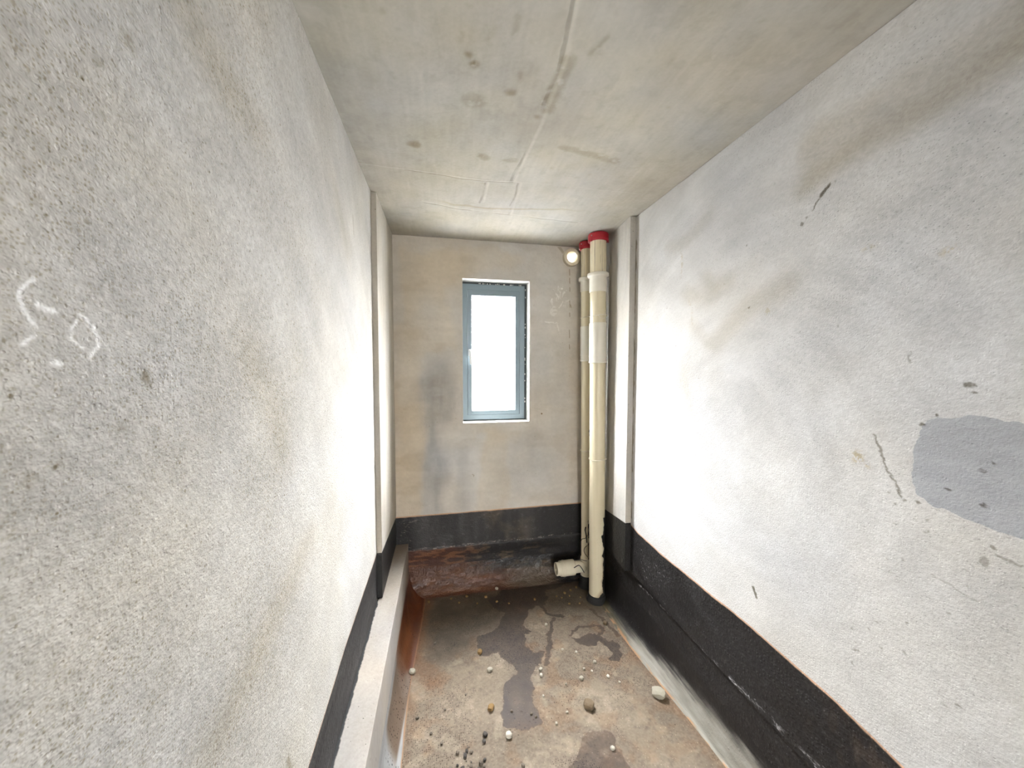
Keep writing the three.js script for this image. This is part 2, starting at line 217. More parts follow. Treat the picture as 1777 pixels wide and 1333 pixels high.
const backMap = paint(840, 1120, RB, (x, y, o) => {
  const w = 0.12 * (fbm(x * 6, y * 4, 4) - 0.5), be = beige(x + w, y + w * 2) * (0.75 + 0.5 * fbm(x * 9 + 5, y * 4, 3)), gr = greys(x + w, y + w) * (0.6 + 0.8 * fbm(x * 22, y * 3 + 8, 3));
  const low = sm(0.2, -0.9, y + w);
  let v = 200 + (fbm(x * 4 + 7, y * 3, 4) - 0.5) * 36 + (fbm(x * 60, y * 60, 2) - 0.5) * 8 + (fbm(x * 6, y * 30 + 11, 2) - 0.5) * 8, warm = 13 + (fbm(x * 3 + 9, y * 3 + 70, 3) - 0.5) * 14;
  const seep = sm(0.55, 0.75, fbm(x * 5 + 31, y * 9 + 4, 4)); v -= seep * 7; warm += seep * 2;
  v -= be * 7; warm += be * 11; v -= gr * 46; warm -= gr * 6;
  const ef = effl(x + w * 0.1, y + w * 0.1) * sm(0.35, 0.55, fbm(x * 80, y * 80, 2)); v += ef * 34; warm -= ef * 4;
  const m = endMarks(x + w * 0.05, y); v -= m * 80; warm += m * 20;
  o[0] = v + warm * 0.55; o[1] = v; o[2] = v - warm * 0.85;
});
// ceiling: board-marked concrete
const RC = [-0.36, 1.16, -2.6, -0.6];
const ceilSpots = mask(RC, 900, 0.006, (c) => { c.dot(0.08, -1.08, 0.010, 0.008); c.dot(0.10, -1.11, 0.016, 0.012, 0.4); c.dot(0.11, -1.26, 0.05, 0.03, 0, 0.3); c.dot(-0.106, -1.547, 0.024, 0.02, 0.6, 0.6); c.line([[0.142, -0.985], [0.135, -1.03]], 0.006, 0.5); c.line([[0.205, -0.94], [0.195, -1.0]], 0.006, 0.6); c.line([[0.06, -1.01], [0.055, -1.05]], 0.006, 0.6); c.dot(0.64, -1.672, 0.02, 0.004, 0.2, 0.6); c.dot(0.35, -1.3, 0.012, 0.01, 0, 0.5); c.dot(0.23, -1.2, 0.02, 0.015, 0, 0.5); c.line([[0.25, -1.15], [0.24, -1.12]], 0.01, 0.5); c.line([[0.37, -1.05], [0.37, -1.25]], 0.05, 0.4); c.dot(0.30, -1.58, 0.03, 0.02, 0, 0.3); c.dot(0.18, -1.584, 0.03, 0.02, 0, 0.45); c.line([[0.45, -0.95], [0.42, -1.02]], 0.012, 0.5); c.line([[0.5, -1.45], [0.75, -1.5]], 0.04, 0.35); for (let i = 0; i < 60; i++) c.dot(-0.3 + rnd() * 1.3, -1.8 + rnd() * 1.1, 0.002 + rnd() * 0.006, 0.002 + rnd() * 0.005, rnd() * 3, 0.2 + rnd() * 0.5); for (let i = 0; i < 20; i++) { const x = -0.2 + rnd() * 0.8, z = -1.5 + rnd() * 0.75; c.line([[x, z], [x + 0.004, z + 0.02 + rnd() * 0.03]], 0.003, 0.4); } });
const ceilSeams = mask(RC, 1200, 0.003, (c) => { c.line([[0.336, -0.6], [0.336, -0.878], [0.365, -1.05], [0.371, -1.33], [0.362, -1.52], [0.353, -1.75]], 0.012); c.line([[-0.366, -1.735], [-0.065, -1.749], [0.207, -1.774], [0.36, -1.755]], 0.008, 0.8); c.line([[0.36, -1.755], [0.67, -1.75], [1.0, -1.748]], 0.006, 0.35); c.line([[0.226, -1.79], [0.227, -2.0]], 0.014, 0.8); c.line([[0.39, -1.76], [0.408, -2.128]], 0.012, 0.7); c.line([[-0.1, -2.05], [0.1, -2.1], [0.45, -2.13], [0.85, -2.16]], 0.012, 0.6); });
const ceilMap = paint(1100, 1440, RC, (x, z, o) => {
  const w = 0.02 * (fbm(x * 12, z * 12, 3) - 0.5), g = fbm(x * 9, z * 9, 4), grain = fbm(x * 70, z * 9, 2);
  let v = 170 + (fbm(x * 3 + 7, z * 3, 4) - 0.5) * 32 + (g - 0.5) * 16 + (grain - 0.5) * 9 + (fbm(x * 120, z * 120, 2) - 0.5) * 6, warm = 13 + (fbm(x * 4 + 9, z * 4 + 70, 3) - 0.5) * 20, green = (fbm(x * 3 + 60, z * 3, 3) - 0.5) * 5;
  const s = ceilSpots(x + w * 1.4, z + 1.4 * 0.02 * (fbm(x * 14 + 40, z * 14, 4) - 0.5)) * sm(0.25, 0.6, fbm(x * 40, z * 40, 3) + 0.1); v -= s * 52; warm += s * 14;
  const e = sm(0.55, 0.75, fbm(x * 26 + 4, z * 26, 4) + 0.25 * sm(0.09, 0.0, x + 0.356)); v -= e * 5;
  const c = ceilSeams(x + w * 0.3, z + w * 0.3), c2 = ceilSeams(x + 0.014 + w, z + 0.012 + w); v += c * 12; v -= sm(0.2, 0.7, c2) * (1 - c) * 26 * sm(0.35, 0.6, g);
  const st = sm(0.02, 0.0, Math.abs(z + 2.09 + 0.03 * Math.sin(x * 6) + w * 2 - 0.05)) * sm(-0.1, 0.1, x) * sm(0.9, 0.6, x); v -= st * 16; warm += st * 8;
  o[0] = v + warm * 0.36; o[1] = v + green * 0.5; o[2] = v - warm * 0.85;
});
const ceilRelief = paint(900, 1184, RC, (x, z, o) => { const w = 0.006 * (fbm(x * 25, z * 25, 2) - 0.5); o[0] = o[1] = o[2] = 90 + 95 * ceilSeams(x + w, z + w) + 40 * (fbm(x * 14, z * 14, 4) - 0.5) + 22 * (fbm(x * 90, z * 90, 2) - 0.5) - 60 * ceilSpots(x, z) * sm(0.3, 0.6, fbm(x * 60, z * 60, 2)); });
ceilRelief.colorSpace = THREE.NoColorSpace;
// floor: sunken screed with wet stains
const RF = [-0.2, 1.14, -2.56, -1.1];
const wetA = mask(RF, 900, 0.004, (c) => {
  c.poly([[0.51, -2.575], [0.822, -2.586], [0.918, -2.45], [0.737, -2.399], [0.651, -2.239], [0.56, -2.221], [0.522, -2.159], [0.474, -2.103], [0.525, -2.032], [0.451, -2.002], [0.441, -1.908], [0.481, -1.862], [0.543, -1.863], [0.523, -1.792], [0.471, -1.745], [0.439, -1.697], [0.453, -1.642], [0.423, -1.60], [0.424, -1.536], [0.439, -1.498], [0.446, -1.464], [0.343, -1.444], [0.255, -1.485], [0.257, -1.542], [0.285, -1.608], [0.289, -1.684], [0.325, -1.729], [0.367, -1.754], [0.36, -1.812], [0.319, -1.856], [0.295, -1.898], [0.206, -1.902], [0.192, -1.956], [0.20, -2.037], [0.289, -2.063], [0.343, -2.129], [0.39, -2.202], [0.32, -2.285], [0.306, -2.362]], 0.9);
  c.line([[0.738, -1.961], [0.818, -2.021], [0.942, -1.982], [0.895, -1.931]], 0.018, 0.7); c.poly([[0.74, -1.95], [0.80, -1.935], [0.87, -1.935], [0.93, -1.90], [0.964, -1.861], [0.975, -1.767], [0.931, -1.713], [0.866, -1.745], [0.91, -1.79], [0.92, -1.85], [0.87, -1.88], [0.855, -1.841], [0.79, -1.867]], 0.85);
  c.line([[0.635, -2.224], [0.641, -2.162], [0.69, -2.135], [0.735, -2.118]], 0.02, 0.9); c.line([[0.69, -2.10], [0.65, -2.05], [0.612, -1.986], [0.578, -1.908], [0.552, -1.787]], 0.026, 0.75);
  c.line([[0.95, -2.14], [0.985, -2.06], [0.99, -1.96], [1.02, -1.85]], 0.03, 0.5); c.line([[0.60, -1.75], [0.66, -1.80], [0.70, -1.76], [0.69, -1.70]], 0.012, 0.4);
  c.poly([[0.538, -1.333], [0.589, -1.381], [0.677, -1.411], [0.714, -1.365], [0.712, -1.313], [0.72, -1.2], [0.70, -1.09], [0.46, -1.09], [0.487, -1.281]], 0.5); c.line([[0.44, -1.6], [0.50, -1.55], [0.51, -1.50]], 0.008, 0.4);
});
const wetB = mask(RF, 400, 0.05, (c) => { c.poly([[-0.128, -2.50], [0.32, -2.48], [0.51, -2.55], [0.42, -2.199], [0.19, -2.02], [0.06, -1.93], [-0.05, -1.95], [-0.10, -2.066]], 0.95); c.poly([[0.5, -2.5], [1.1, -2.5], [1.08, -2.1], [0.85, -2.1], [0.62, -2.2]], 0.75); });
const dryA = mask(RF, 700, 0.01, (c) => { c.poly([[0.328, -1.413], [0.386, -1.424], [0.429, -1.382], [0.483, -1.379], [0.529, -1.416], [0.561, -1.372], [0.551, -1.327], [0.441, -1.369], [0.387, -1.401]], 0.9); c.poly([[0.5, -1.62], [0.75, -1.66], [0.9, -1.5], [1.0, -1.3], [1.0, -1.1], [0.85, -1.1], [0.75, -1.4], [0.6, -1.45]], 0.5); c.poly([[0.0, -1.85], [0.245, -1.885], [0.35, -1.80], [0.285, -1.684], [0.26, -1.574], [0.12, -1.56], [0.05, -1.7]], 0.35); });
const rustF = mask(RF, 400, 0.02, (c) => { c.line([[-0.175, -1.9], [-0.145, -2.1], [-0.12, -2.35], [-0.1, -2.53]], 0.05, 1); c.line([[-0.1, -2.52], [0.3, -2.52], [0.45, -2.52]], 0.06, 0.9); c.poly([[-0.17, -2.0], [-0.05, -1.9], [-0.02, -1.75], [-0.1, -1.75], [-0.17, -1.86]], 0.6); c.line([[-0.17, -1.86], [-0.165, -1.1]], 0.012, 0.9); c.line([[1.10, -1.1], [1.03, -1.85]], 0.025, 0.6); c.line([[0.30, -1.48], [0.40, -1.46]], 0.05, 0.3); });
const floorMap = paint(1160, 1264, RF, (x, z, o) => {
  const wx = 0.07 * (fbm(x * 13, z * 13, 5) - 0.5) + 0.012 * (fbm(x * 80, z * 80, 2) - 0.5), wz = 0.07 * (fbm(x * 13 + 50, z * 13, 5) - 0.5) + 0.012 * (fbm(x * 80 + 9, z * 80, 2) - 0.5), g = fbm(x * 7, z * 7, 4), fine = fbm(x * 140, z * 140, 2);
  let r = 110 + (g - 0.5) * 28, gg = 98 + (g - 0.5) * 26, b = 83 + (g - 0.5) * 24; const mo = sm(0.5, 0.72, fbm(x * 11 + 70, z * 11, 4)); r += mo * 2; gg -= mo * 4; b -= mo * 8; const pl = sm(0.55, 0.75, fbm(x * 17 + 20, z * 17 + 60, 4)); r += pl * 16; gg += pl * 16; b += pl * 15; const f = (fine - 0.5) * 24; r += f; gg += f; b += f;
  const dr = dryA(x + wx, z + wz) * sm(0.3, 0.6, fbm(x * 30, z * 30, 3) + 0.15); r = mix(r, 152, dr * 0.6); gg = mix(gg, 138, dr * 0.6); b = mix(b, 117, dr * 0.6);
  const wb = wetB(x + wx * 3, z + wz * 3) * (0.75 + 0.5 * (fbm(x * 15 + 4, z * 15, 3) - 0.5)); r = mix(r, 58, wb); gg = mix(gg, 49, wb); b = mix(b, 37, wb);
  const m = wetA(x + wx, z + wz), wa = sm(0.28, 0.6, m + 0.5 * (fbm(x * 26 + 9, z * 26, 3) - 0.5)) * Math.min(1, m + 0.1) * (0.85 + 0.5 * (fbm(x * 18 + 9, z * 18, 3) - 0.5)), rim = sm(0.2, 0.4, m) * sm(0.7, 0.45, m);
  r = mix(r, 46, wa * 0.88); gg = mix(gg, 35, wa * 0.88); b = mix(b, 27, wa * 0.88); r -= rim * 9; gg -= rim * 10; b -= rim * 10;
  const ru = rustF(x + wx * 0.7, z + wz * 0.7) * (0.5 + 0.9 * fbm(x * 40, z * 40, 3)) * 0.6; r = mix(r, 108, ru); gg = mix(gg, 68, ru); b = mix(b, 39, ru);
  const dirt = dots(x, z, 0.008, 0.45, 0.1, 0.42) * sm(0.46, 0.62, fbm(x * 5 + 9, z * 5 + 2, 3) + 0.12 * sm(0.25, -0.05, x) * sm(-1.8, -1.5, z)) + 0.8 * dots(x + 0.4, z, 0.018, 0.3, 0.06, 0.25) * sm(0.5, 0.7, fbm(x * 6, z * 6 + 8, 3)); r -= dirt * 46; gg -= dirt * 44; b -= dirt * 40;
  const lt = dots(x + 0.21, z + 0.1, 0.012, 0.2, 0.05, 0.2); r += lt * 40; gg += lt * 38; b += lt * 34;
  o[0] = r; o[1] = gg; o[2] = b; o[3] = 0.88 - 0.2 * Math.max(wa, wb * 0.7);
});
// black waterproof paint
function blackPaint(o, x, y, strip, extra = 0) {                     // strip: unpainted render left at the upper edge (0..1)
  const g = fbm(x * 9, y * 26, 4), f = fbm(x * 60, y * 60, 2), sc = sm(0.62, 0.8, fbm(x * 34 + 3, y * 60, 3));
  let v = 21 + (g - 0.45) * 16 + (f - 0.5) * 7 + sc * 18 + extra; o[0] = v + 1; o[1] = v - 1; o[2] = v - 1.5; o[3] = 0.42 + 0.3 * g;
  if (strip > 0) { o[0] = mix(o[0], 196, strip); o[1] = mix(o[1], 158, strip); o[2] = mix(o[2], 128, strip); o[3] = mix(o[3], 0.9, strip); }
}
const RBR = [-2.04, -0.6, -1.45, -0.96];
const scuffR = mask(RBR, 1800, 0.0012, (c) => { for (let i = 0; i < 300; i++) { const s = rnd(), z = mix(-1.95, -0.7, s), y = mix(-1.334, -1.245, s) + (rnd() - 0.5) * (rnd() < 0.3 ? 0.03 : 0.01); if (Math.sin(s * 31) + Math.sin(s * 77) > -0.6) c.line([[z, y], [z + rnd() * 0.025, y + (rnd() - 0.5) * 0.006]], 0.0015 + rnd() * 0.003, 0.4 + rnd() * 0.6); } for (let i = 0; i < 70; i++) { const z = -1.9 + rnd() * 0.28, y = -1.04 - (z + 1.9) * 0.1 - rnd() * 0.2; c.line([[z, y], [z + rnd() * 0.012, y + (rnd() - 0.5) * 0.008]], 0.002 + rnd() * 0.003, 0.3 + rnd() * 0.6); } for (let i = 0; i < 60; i++) c.dot(-1.9 + rnd() * 1.2, -1.42 + rnd() * 0.4, 0.002 + rnd() * 0.003, 0.001, 0, 0.3 + rnd() * 0.3); });
const blackR = paint(1400, 480, RBR, (x, y, o) => {
  const e = edgeR(x) + rag(x) - 0.002; blackPaint(o, x, y, sm(e - 0.007 - 0.006 * fbm(x * 40, 2, 3), e - 0.003, y));
  const br = sm(0.5, 0.75, fbm(x * 30, y * 12 + 5, 3)) * sm(-1.0, -0.7, x) * 26; o[0] += br; o[1] += br * 0.75; o[2] += br * 0.55;
  const s = scuffR(x + 0.006 * (fbm(x * 60, y * 60, 2) - 0.5), y) * sm(0.2, 0.5, fbm(x * 200, y * 200, 2)); for (let k = 0; k < 3; k++) o[k] = mix(o[k], 200, s * 0.9);
});
const RBL = [0.6, 2.0, -1.3, -0.96];
const blackL = paint(1000, 240, RBL, (x, y, o) => {
  const e = edgeL(x) + rag(x + 7) - 0.002; blackPaint(o, x, y, sm(e - 0.006 - 0.006 * fbm(x * 40, 6, 3), e - 0.003, y), 16 + (fbm(x * 8, y * 50, 3) - 0.5) * 44 + 14 * sm(-1.14, -1.24, y + 0.04 * fbm(x * 20, 1, 2)));
});
const RBB = [-0.34, 1.16, -1.42, -1.03];
const scuffB = mask(RBB, 1500, 0.0015, (c) => { for (let i = 0; i < 90; i++) { const s = rnd(), x = mix(-0.3, 1.0, s), y = mix(-1.318, -1.305, s) + (rnd() - 0.5) * 0.014; c.line([[x, y], [x + rnd() * 0.03, y + (rnd() - 0.5) * 0.006]], 0.002 + rnd() * 0.003, 0.3 + rnd() * 0.6); } for (let i = 0; i < 26; i++) { const x = -0.31 + rnd() * 0.08, y = -1.1 - rnd() * 0.2; c.line([[x, y], [x + rnd() * 0.02, y + (rnd() - 0.5) * 0.01]], 0.004, 0.3 + rnd() * 0.5); } c.line([[-0.24, -1.115], [-0.19, -1.105]], 0.012, 0.35); });
const blackB = paint(1000, 270, RBB, (x, y, o) => {
  const e = edgeB(x) - 0.002, up = sm(-1.325, -1.31, y + 0.008 * fbm(x * 40, 3, 2)), pale = sm(-0.25, -0.18, x) * sm(0.98, 0.55, x) * up;
  blackPaint(o, x, y, sm(e - 0.008 - 0.008 * fbm(x * 30, 2, 3), e - 0.003, y), pale * (22 + (fbm(x * 14, y * 3, 3) - 0.5) * 60));
  const br = pale * sm(0.42, 0.7, fbm(x * 8 + 2, y * 9, 4)) * sm(0.1, 0.3, x) * sm(0.75, 0.55, x) * 34; o[0] += br; o[1] += br * 0.82; o[2] += br * 0.55;
  const ru = (1 - up) * sm(0.36, 0.0, x + 0.2 * (fbm(x * 9, y * 30, 3) - 0.5)); o[0] = mix(o[0], 66, ru); o[1] = mix(o[1], 36, ru); o[2] = mix(o[2], 23, ru);
  const mo = (1 - up) * sm(0.5, 0.68, fbm(x * 16, y * 60 + 3, 4)) * sm(0.95, 0.6, x) * 46; o[0] += mo; o[1] += mo * 0.78; o[2] += mo * 0.52;
  const s = scuffB(x + 0.006 * (fbm(x * 60, y * 60, 2) - 0.5), y) * sm(0.25, 0.5, fbm(x * 120, y * 120, 2)); for (let k = 0; k < 3; k++) o[k] = mix(o[k], 190 - 14 * k, s * 0.85);
});
// covings: uv = (metres along, metres up the curve)
const RVR = [-2.6, -0.6, 0, 0.25];
const coveR = paint(1400, 200, RVR, (z, a, o) => {
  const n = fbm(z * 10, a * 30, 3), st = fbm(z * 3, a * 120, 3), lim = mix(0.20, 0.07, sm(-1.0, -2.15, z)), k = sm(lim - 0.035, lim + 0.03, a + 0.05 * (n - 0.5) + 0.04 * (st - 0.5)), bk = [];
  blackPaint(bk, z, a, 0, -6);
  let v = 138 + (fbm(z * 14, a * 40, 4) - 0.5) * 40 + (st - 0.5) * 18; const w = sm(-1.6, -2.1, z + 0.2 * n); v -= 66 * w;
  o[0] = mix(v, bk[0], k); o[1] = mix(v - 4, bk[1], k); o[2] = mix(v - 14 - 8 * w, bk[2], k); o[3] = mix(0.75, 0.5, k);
  const ru = sm(0.04, 0.008, a + 0.02 * (n - 0.5)) * sm(0.35, 0.6, fbm(z * 22, a * 30 + 3, 3)) * 0.8; o[0] = mix(o[0], 168, ru); o[1] = mix(o[1], 122, ru); o[2] = mix(o[2], 82, ru);
});
const RVL = [-2.6, -0.9, 0, 0.2];
const coveL = paint(1100, 150, RVL, (z, a, o) => {
  const n = fbm(z * 12, a * 25, 3), rs = sm(-1.72, -1.95, z + 0.16 * (n - 0.5)), v = 136 + (fbm(z * 9, a * 30, 4) - 0.5) * 46;
  o[0] = mix(v + 2, 92 + (n - 0.5) * 46, rs); o[1] = mix(v + 1, 52 + (n - 0.5) * 34, rs); o[2] = mix(v - 1, 29 + (n - 0.5) * 20, rs); o[3] = mix(0.8, 0.42, rs);
  const wd = sm(0.035, 0.05, a + 0.045 * sm(-1.3, -1.9, z)) * sm(0.15, 0.13, a) * sm(-1.42, -1.5, z + (a - 0.08) * 0.5) * (1 - rs) * 0.9; o[0] = mix(o[0], 92, wd); o[1] = mix(o[1], 74, wd); o[2] = mix(o[2], 57, wd);  // brown dried wedge
  const sp = dots(z, a, 0.014, 0.35, 0.1, 0.35) * sm(0.5, 0.7, fbm(z * 12 + 4, a * 12, 2)); for (let k = 0; k < 3; k++) o[k] -= sp * 70;
  const lo = sm(0.014, 0.004, a + 0.012 * (n - 0.5)); o[0] = mix(o[0], 140, lo * 0.7); o[1] = mix(o[1], 98, lo * 0.7); o[2] = mix(o[2], 62, lo * 0.7);
});
const RVB = [-0.3, 1.2, 0, 0.27];
const coveB = paint(900, 200, RVB, (x, a, o) => {
  const n = fbm(x * 10, a * 40, 4), m = fbm(x * 14 + 3, a * 70, 3), bk = []; blackPaint(bk, x, a, 0, 2);
  let r = 88 + (n - 0.5) * 48, g = 52 + (n - 0.5) * 36, b = 30 + (n - 0.5) * 24; const gr = sm(0.35, 0.62, x + 0.2 * (n - 0.5)) * 0.8; r = mix(r, 80, gr); g = mix(g, 71, gr); b = mix(b, 58, gr);
  const top = sm(0.13, 0.2, a + 0.08 * (m - 0.5)) * sm(0.1, 0.4, x + 0.3 * (n - 0.5)) , rt = sm(0.78, 0.95, x + 0.15 * (n - 0.5)), k = Math.max(top, rt * 0.9) * sm(0.2, 0.45, m + 0.1);
  o[0] = mix(r, bk[0], k); o[1] = mix(g, bk[1], k); o[2] = mix(b, bk[2], k);
  const mo = top * sm(0.52, 0.7, m) * sm(0.95, 0.6, x) * 40; o[0] += mo; o[1] += mo * 0.8; o[2] += mo * 0.55; o[3] = 0.24 + 0.34 * m;
});
const ledgeMap = paint(260, 1100, [-0.4, -0.2, -2.6, -0.8], (x, z, o) => {
  const v = 150 + (fbm(x * 12, z * 6, 4) - 0.5) * 24 + (fbm(x * 150, z * 150, 2) - 0.5) * 12, w = 9 + (fbm(x * 6, z * 4 + 5, 3) - 0.5) * 12, d = dots(x, z, 0.025, 0.14, 0.03, 0.09); o[0] = v + w * 0.7 - d * 90; o[1] = v - 1 - d * 90; o[2] = v - w - d * 88;
  const bl = sm(0.006, 0.0, x + 0.356 - 0.008 * fbm(z * 60, 1, 3)); for (let k = 0; k < 3; k++) o[k] = mix(o[k], 38, bl);
  const g = sm(-2.25, -2.5, z + 0.3 * (fbm(x * 14, z * 5, 3) - 0.5)) * 0.35; o[0] = mix(o[0], 120, g); o[1] = mix(o[1], 92, g); o[2] = mix(o[2], 68, g);
});
function pierPaint(base, warm, r) {
  return paint(220, 700, r, (x, y, o) => { const v = base + (fbm(x * 9, y * 3, 4) - 0.5) * 34 + (fbm(x * 40, y * 6, 3) - 0.5) * 16 + (fbm(x * 120, y * 120, 2) - 0.5) * 8 - 40 * dots(x, y, 0.05, 0.25, 0.03, 0.08), w = warm + (fbm(x * 5, y * 4 + 3, 3) - 0.5) * 10; o[0] = v + w * 0.5; o[1] = v; o[2] = v - w; });
}
const pierL = pierPaint(178, 13, [-2.6, -2.0, -1.1, 0.92]), pierR = pierPaint(178, 9, [-2.6, -2.0, -1.1, 0.92]);
// pipes: uv = (turn 0..1, metres of height above the foot); black paint splashed at the foot
function pipePaint(black) {
  return paint(200, 1200, [0, 1, 0, 2.5], (u, y, o) => {
    const s = fbm(Math.sin(u * 6.283) * 3 + 5, y * 1.3 + Math.cos(u * 6.283) * 3, 3), scr = sm(0.70, 0.78, fbm(u * 90, y * 5, 3)) * sm(2.1, 2.3, y);
    let r = 226 + (s - 0.5) * 10, g = 214 + (s - 0.5) * 12, b = 184 + (s - 0.5) * 18; r -= scr * 70; g -= scr * 74; b -= scr * 66;
    const dt = dots(u * 0.33, y, 0.02, 0.3, 0.02, 0.07) * sm(1.2, 0.4, y); r -= dt * 60; g -= dt * 64; b -= dt * 60;
    const k = black(u, y) > 0 ? 1 : 0; o[0] = k ? 30 : r; o[1] = k ? 28 : g; o[2] = k ? 26 : b; o[3] = k ? 0.45 : 0.33;
    const brn = sm(-0.05, 0, black(u, y)) * (1 - k) * sm(0.5, 0.2, y); o[0] = mix(o[0], 150, brn * 0.5); o[1] = mix(o[1], 120, brn * 0.5); o[2] = mix(o[2], 84, brn * 0.5);
  });
}
const wob = (u, y) => 0.05 * (fbm(y * 16, 2.2, 3) - 0.5) + 0.03 * (fbm(u * 30, y * 40, 2) - 0.5);
const du = (u, c) => { let d = Math.abs(u - c) % 1; return d > 0.5 ? 1 - d : d; };
const bigPipeMap = pipePaint((u, y) => Math.max((0.225 + 0.07 * Math.exp(-Math.pow((y - 0.48) / 0.03, 2)) + 0.05 * Math.exp(-Math.pow((y - 0.36) / 0.018, 2)) + 1.8 * wob(u, y) - du(u, 0.31)) - 2 * sm(0.60, 0.66, y - 0.03 * fbm(u * 20, 1, 2)), 0.045 + 0.05 * (fbm(u * 14, 3, 3) - 0.5) - 0.028 * Math.cos((u - 0.8) * 6.283 * 2) - y));
const smallPipeMap = pipePaint((u, y) => Math.max((0.20 + 2.0 * wob(u, y + 3) - du(u, 0.20)) - 2 * sm(0.54, 0.64, y + 0.05 * fbm(u * 9, 2, 2)), (0.012 - Math.hypot(du(u, 0.06) * 0.25, (y - 1.199) * 0.7)) * 4, (0.009 - Math.hypot(du(u, 0.055) * 0.25, (y - 1.172) * 0.6)) * 4));

// ------------------------------------------------------------------ materials
const M = {
  left: std({ map: leftMap, bumpMap: sandRelief, bumpScale: 0.0019 }), right: std({ map: rightMap, bumpMap: sandRelief, bumpScale: 0.0014 }), back: std({ map: backMap, bumpMap: softRelief, bumpScale: 0.003 }),
  ceiling: std({ map: ceilMap, bumpMap: ceilRelief, bumpScale: 0.006 }), floor: std({ map: floorMap, roughnessMap: floorMap.rough(), roughness: 1, bumpMap: softRelief, bumpScale: 0.005 }),
  blackR: std({ map: blackR, roughnessMap: blackR.rough(), roughness: 1, bumpMap: lumpRelief, bumpScale: 0.004 }), blackL: std({ map: blackL, roughness: 0.6, bumpMap: lumpRelief, bumpScale: 0.004 }), blackB: std({ map: blackB, roughnessMap: blackB.rough(), roughness: 1, bumpMap: lumpRelief, bumpScale: 0.005 }),
  coveR: std({ map: coveR, roughnessMap: coveR.rough(), roughness: 1, bumpMap: softRelief, bumpScale: 0.003 }), coveL: std({ map: coveL, roughnessMap: coveL.rough(), roughness: 1, bumpMap: softRelief, bumpScale: 0.003 }), coveB: std({ map: coveB, roughnessMap: coveB.rough(), roughness: 1, bumpMap: lumpRelief, bumpScale: 0.010 }),
  ledge: std({ map: ledgeMap, bumpMap: softRelief, bumpScale: 0.002 }), pierL: std({ map: pierL, bumpMap: softRelief, bumpScale: 0.002 }), pierR: std({ map: pierR, bumpMap: softRelief, bumpScale: 0.002 }), 
  core: std({ color: '#c9c6bf', bumpMap: softRelief, bumpScale: 0.002 }), reveal: std({ color: '#d8d6d0' }), black: std({ color: '#1d1c1b', roughness: 0.5, bumpMap: lumpRelief, bumpScale: 0.004 }),
  frame: std({ color: '#6f7d84', roughness: 0.45, metalness: 0.1 }), handle: std({ color: '#c9cbca', roughness: 0.35 }), sealant: std({ color: '#3b4043', roughness: 0.8, bumpMap: lumpRelief, bumpScale: 0.004 }),
  glass: new THREE.MeshPhysicalMaterial({ color: '#ffffff', roughness: 0, transmission: 1, thickness: 0, ior: 1.5 }),
  pipe: std({ map: bigPipeMap, roughnessMap: bigPipeMap.rough(), roughness: 1 }), smallPipe: std({ map: smallPipeMap, roughnessMap: smallPipeMap.rough(), roughness: 1 }), pvc: std({ color: '#e6dcc2', roughness: 0.35 }), pvcPale: std({ color: '#ebe5d6', roughness: 0.35 }),
  red: std({ color: '#9c1423', roughness: 0.5 }), steel: std({ color: '#b9b6b0', roughness: 0.4, metalness: 0.6 }), tie: std({ color: '#e4dccb', roughness: 0.6 }), wire: std({ color: '#2a201a', roughness: 0.6 }), foam: std({ color: '#5b5a58', roughness: 0.95 }),
};

// ------------------------------------------------------------------ structure
{ // left wall: plaster, painted foot and the pier at its far end
  const w = group('wall_left', { kind: 'structure', label: 'rough grey plastered left wall with chalk figures and black painted foot' });
  put('core', box(XL - 0.22, XL - 0.012, YF - 0.2, YC, ZB, ZN), M.core, w);
  const bot = along(2.0, -2.6, 160, (s) => edgeL(s) + rag(s + 7));
  put('plaster', slab('left', [...bot.slice().reverse(), ...along(2.0, -2.6, 160, (s) => YC - crevice(s, 1))], XL, 0.012, [], 0.0008), M.left, w);
  put('waterproof_coating', slab('left', [[-2.6, -1.40], [2.0, -1.40], ...along(2.0, -2.6, 80, (s) => edgeL(s) + 0.02)], XL - 0.0015, 0.0105), M.blackL, w, { label: 'black waterproof paint under the plaster edge' });
  const pb = (z) => edgeNL(-z);
  const side = slab('left', [[2.0, YC], ...along(2.0, 2.6, 12, (s) => edgeNL(s)), [2.6, YC]], NL, -XL + NL + 0.004, [], 0.003);
  const m = put('pier', boxUV(side), M.pierL, w, { label: 'smooth plastered pier standing proud of the wall' });
  put('pier_return', box(XL - 0.011, NL - 0.002, -1.013, YC - 0.001, ZP - 0.001, ZP + 0.0008), M.pierL, m);
  put('pier_coating', box(XL - 0.003, NL - 0.002, -1.267, -0.995, -2.6, ZP - 0.002, 0.002).translate(0, 0, 0), M.black, w, { label: 'black painted foot of the pier' });
}
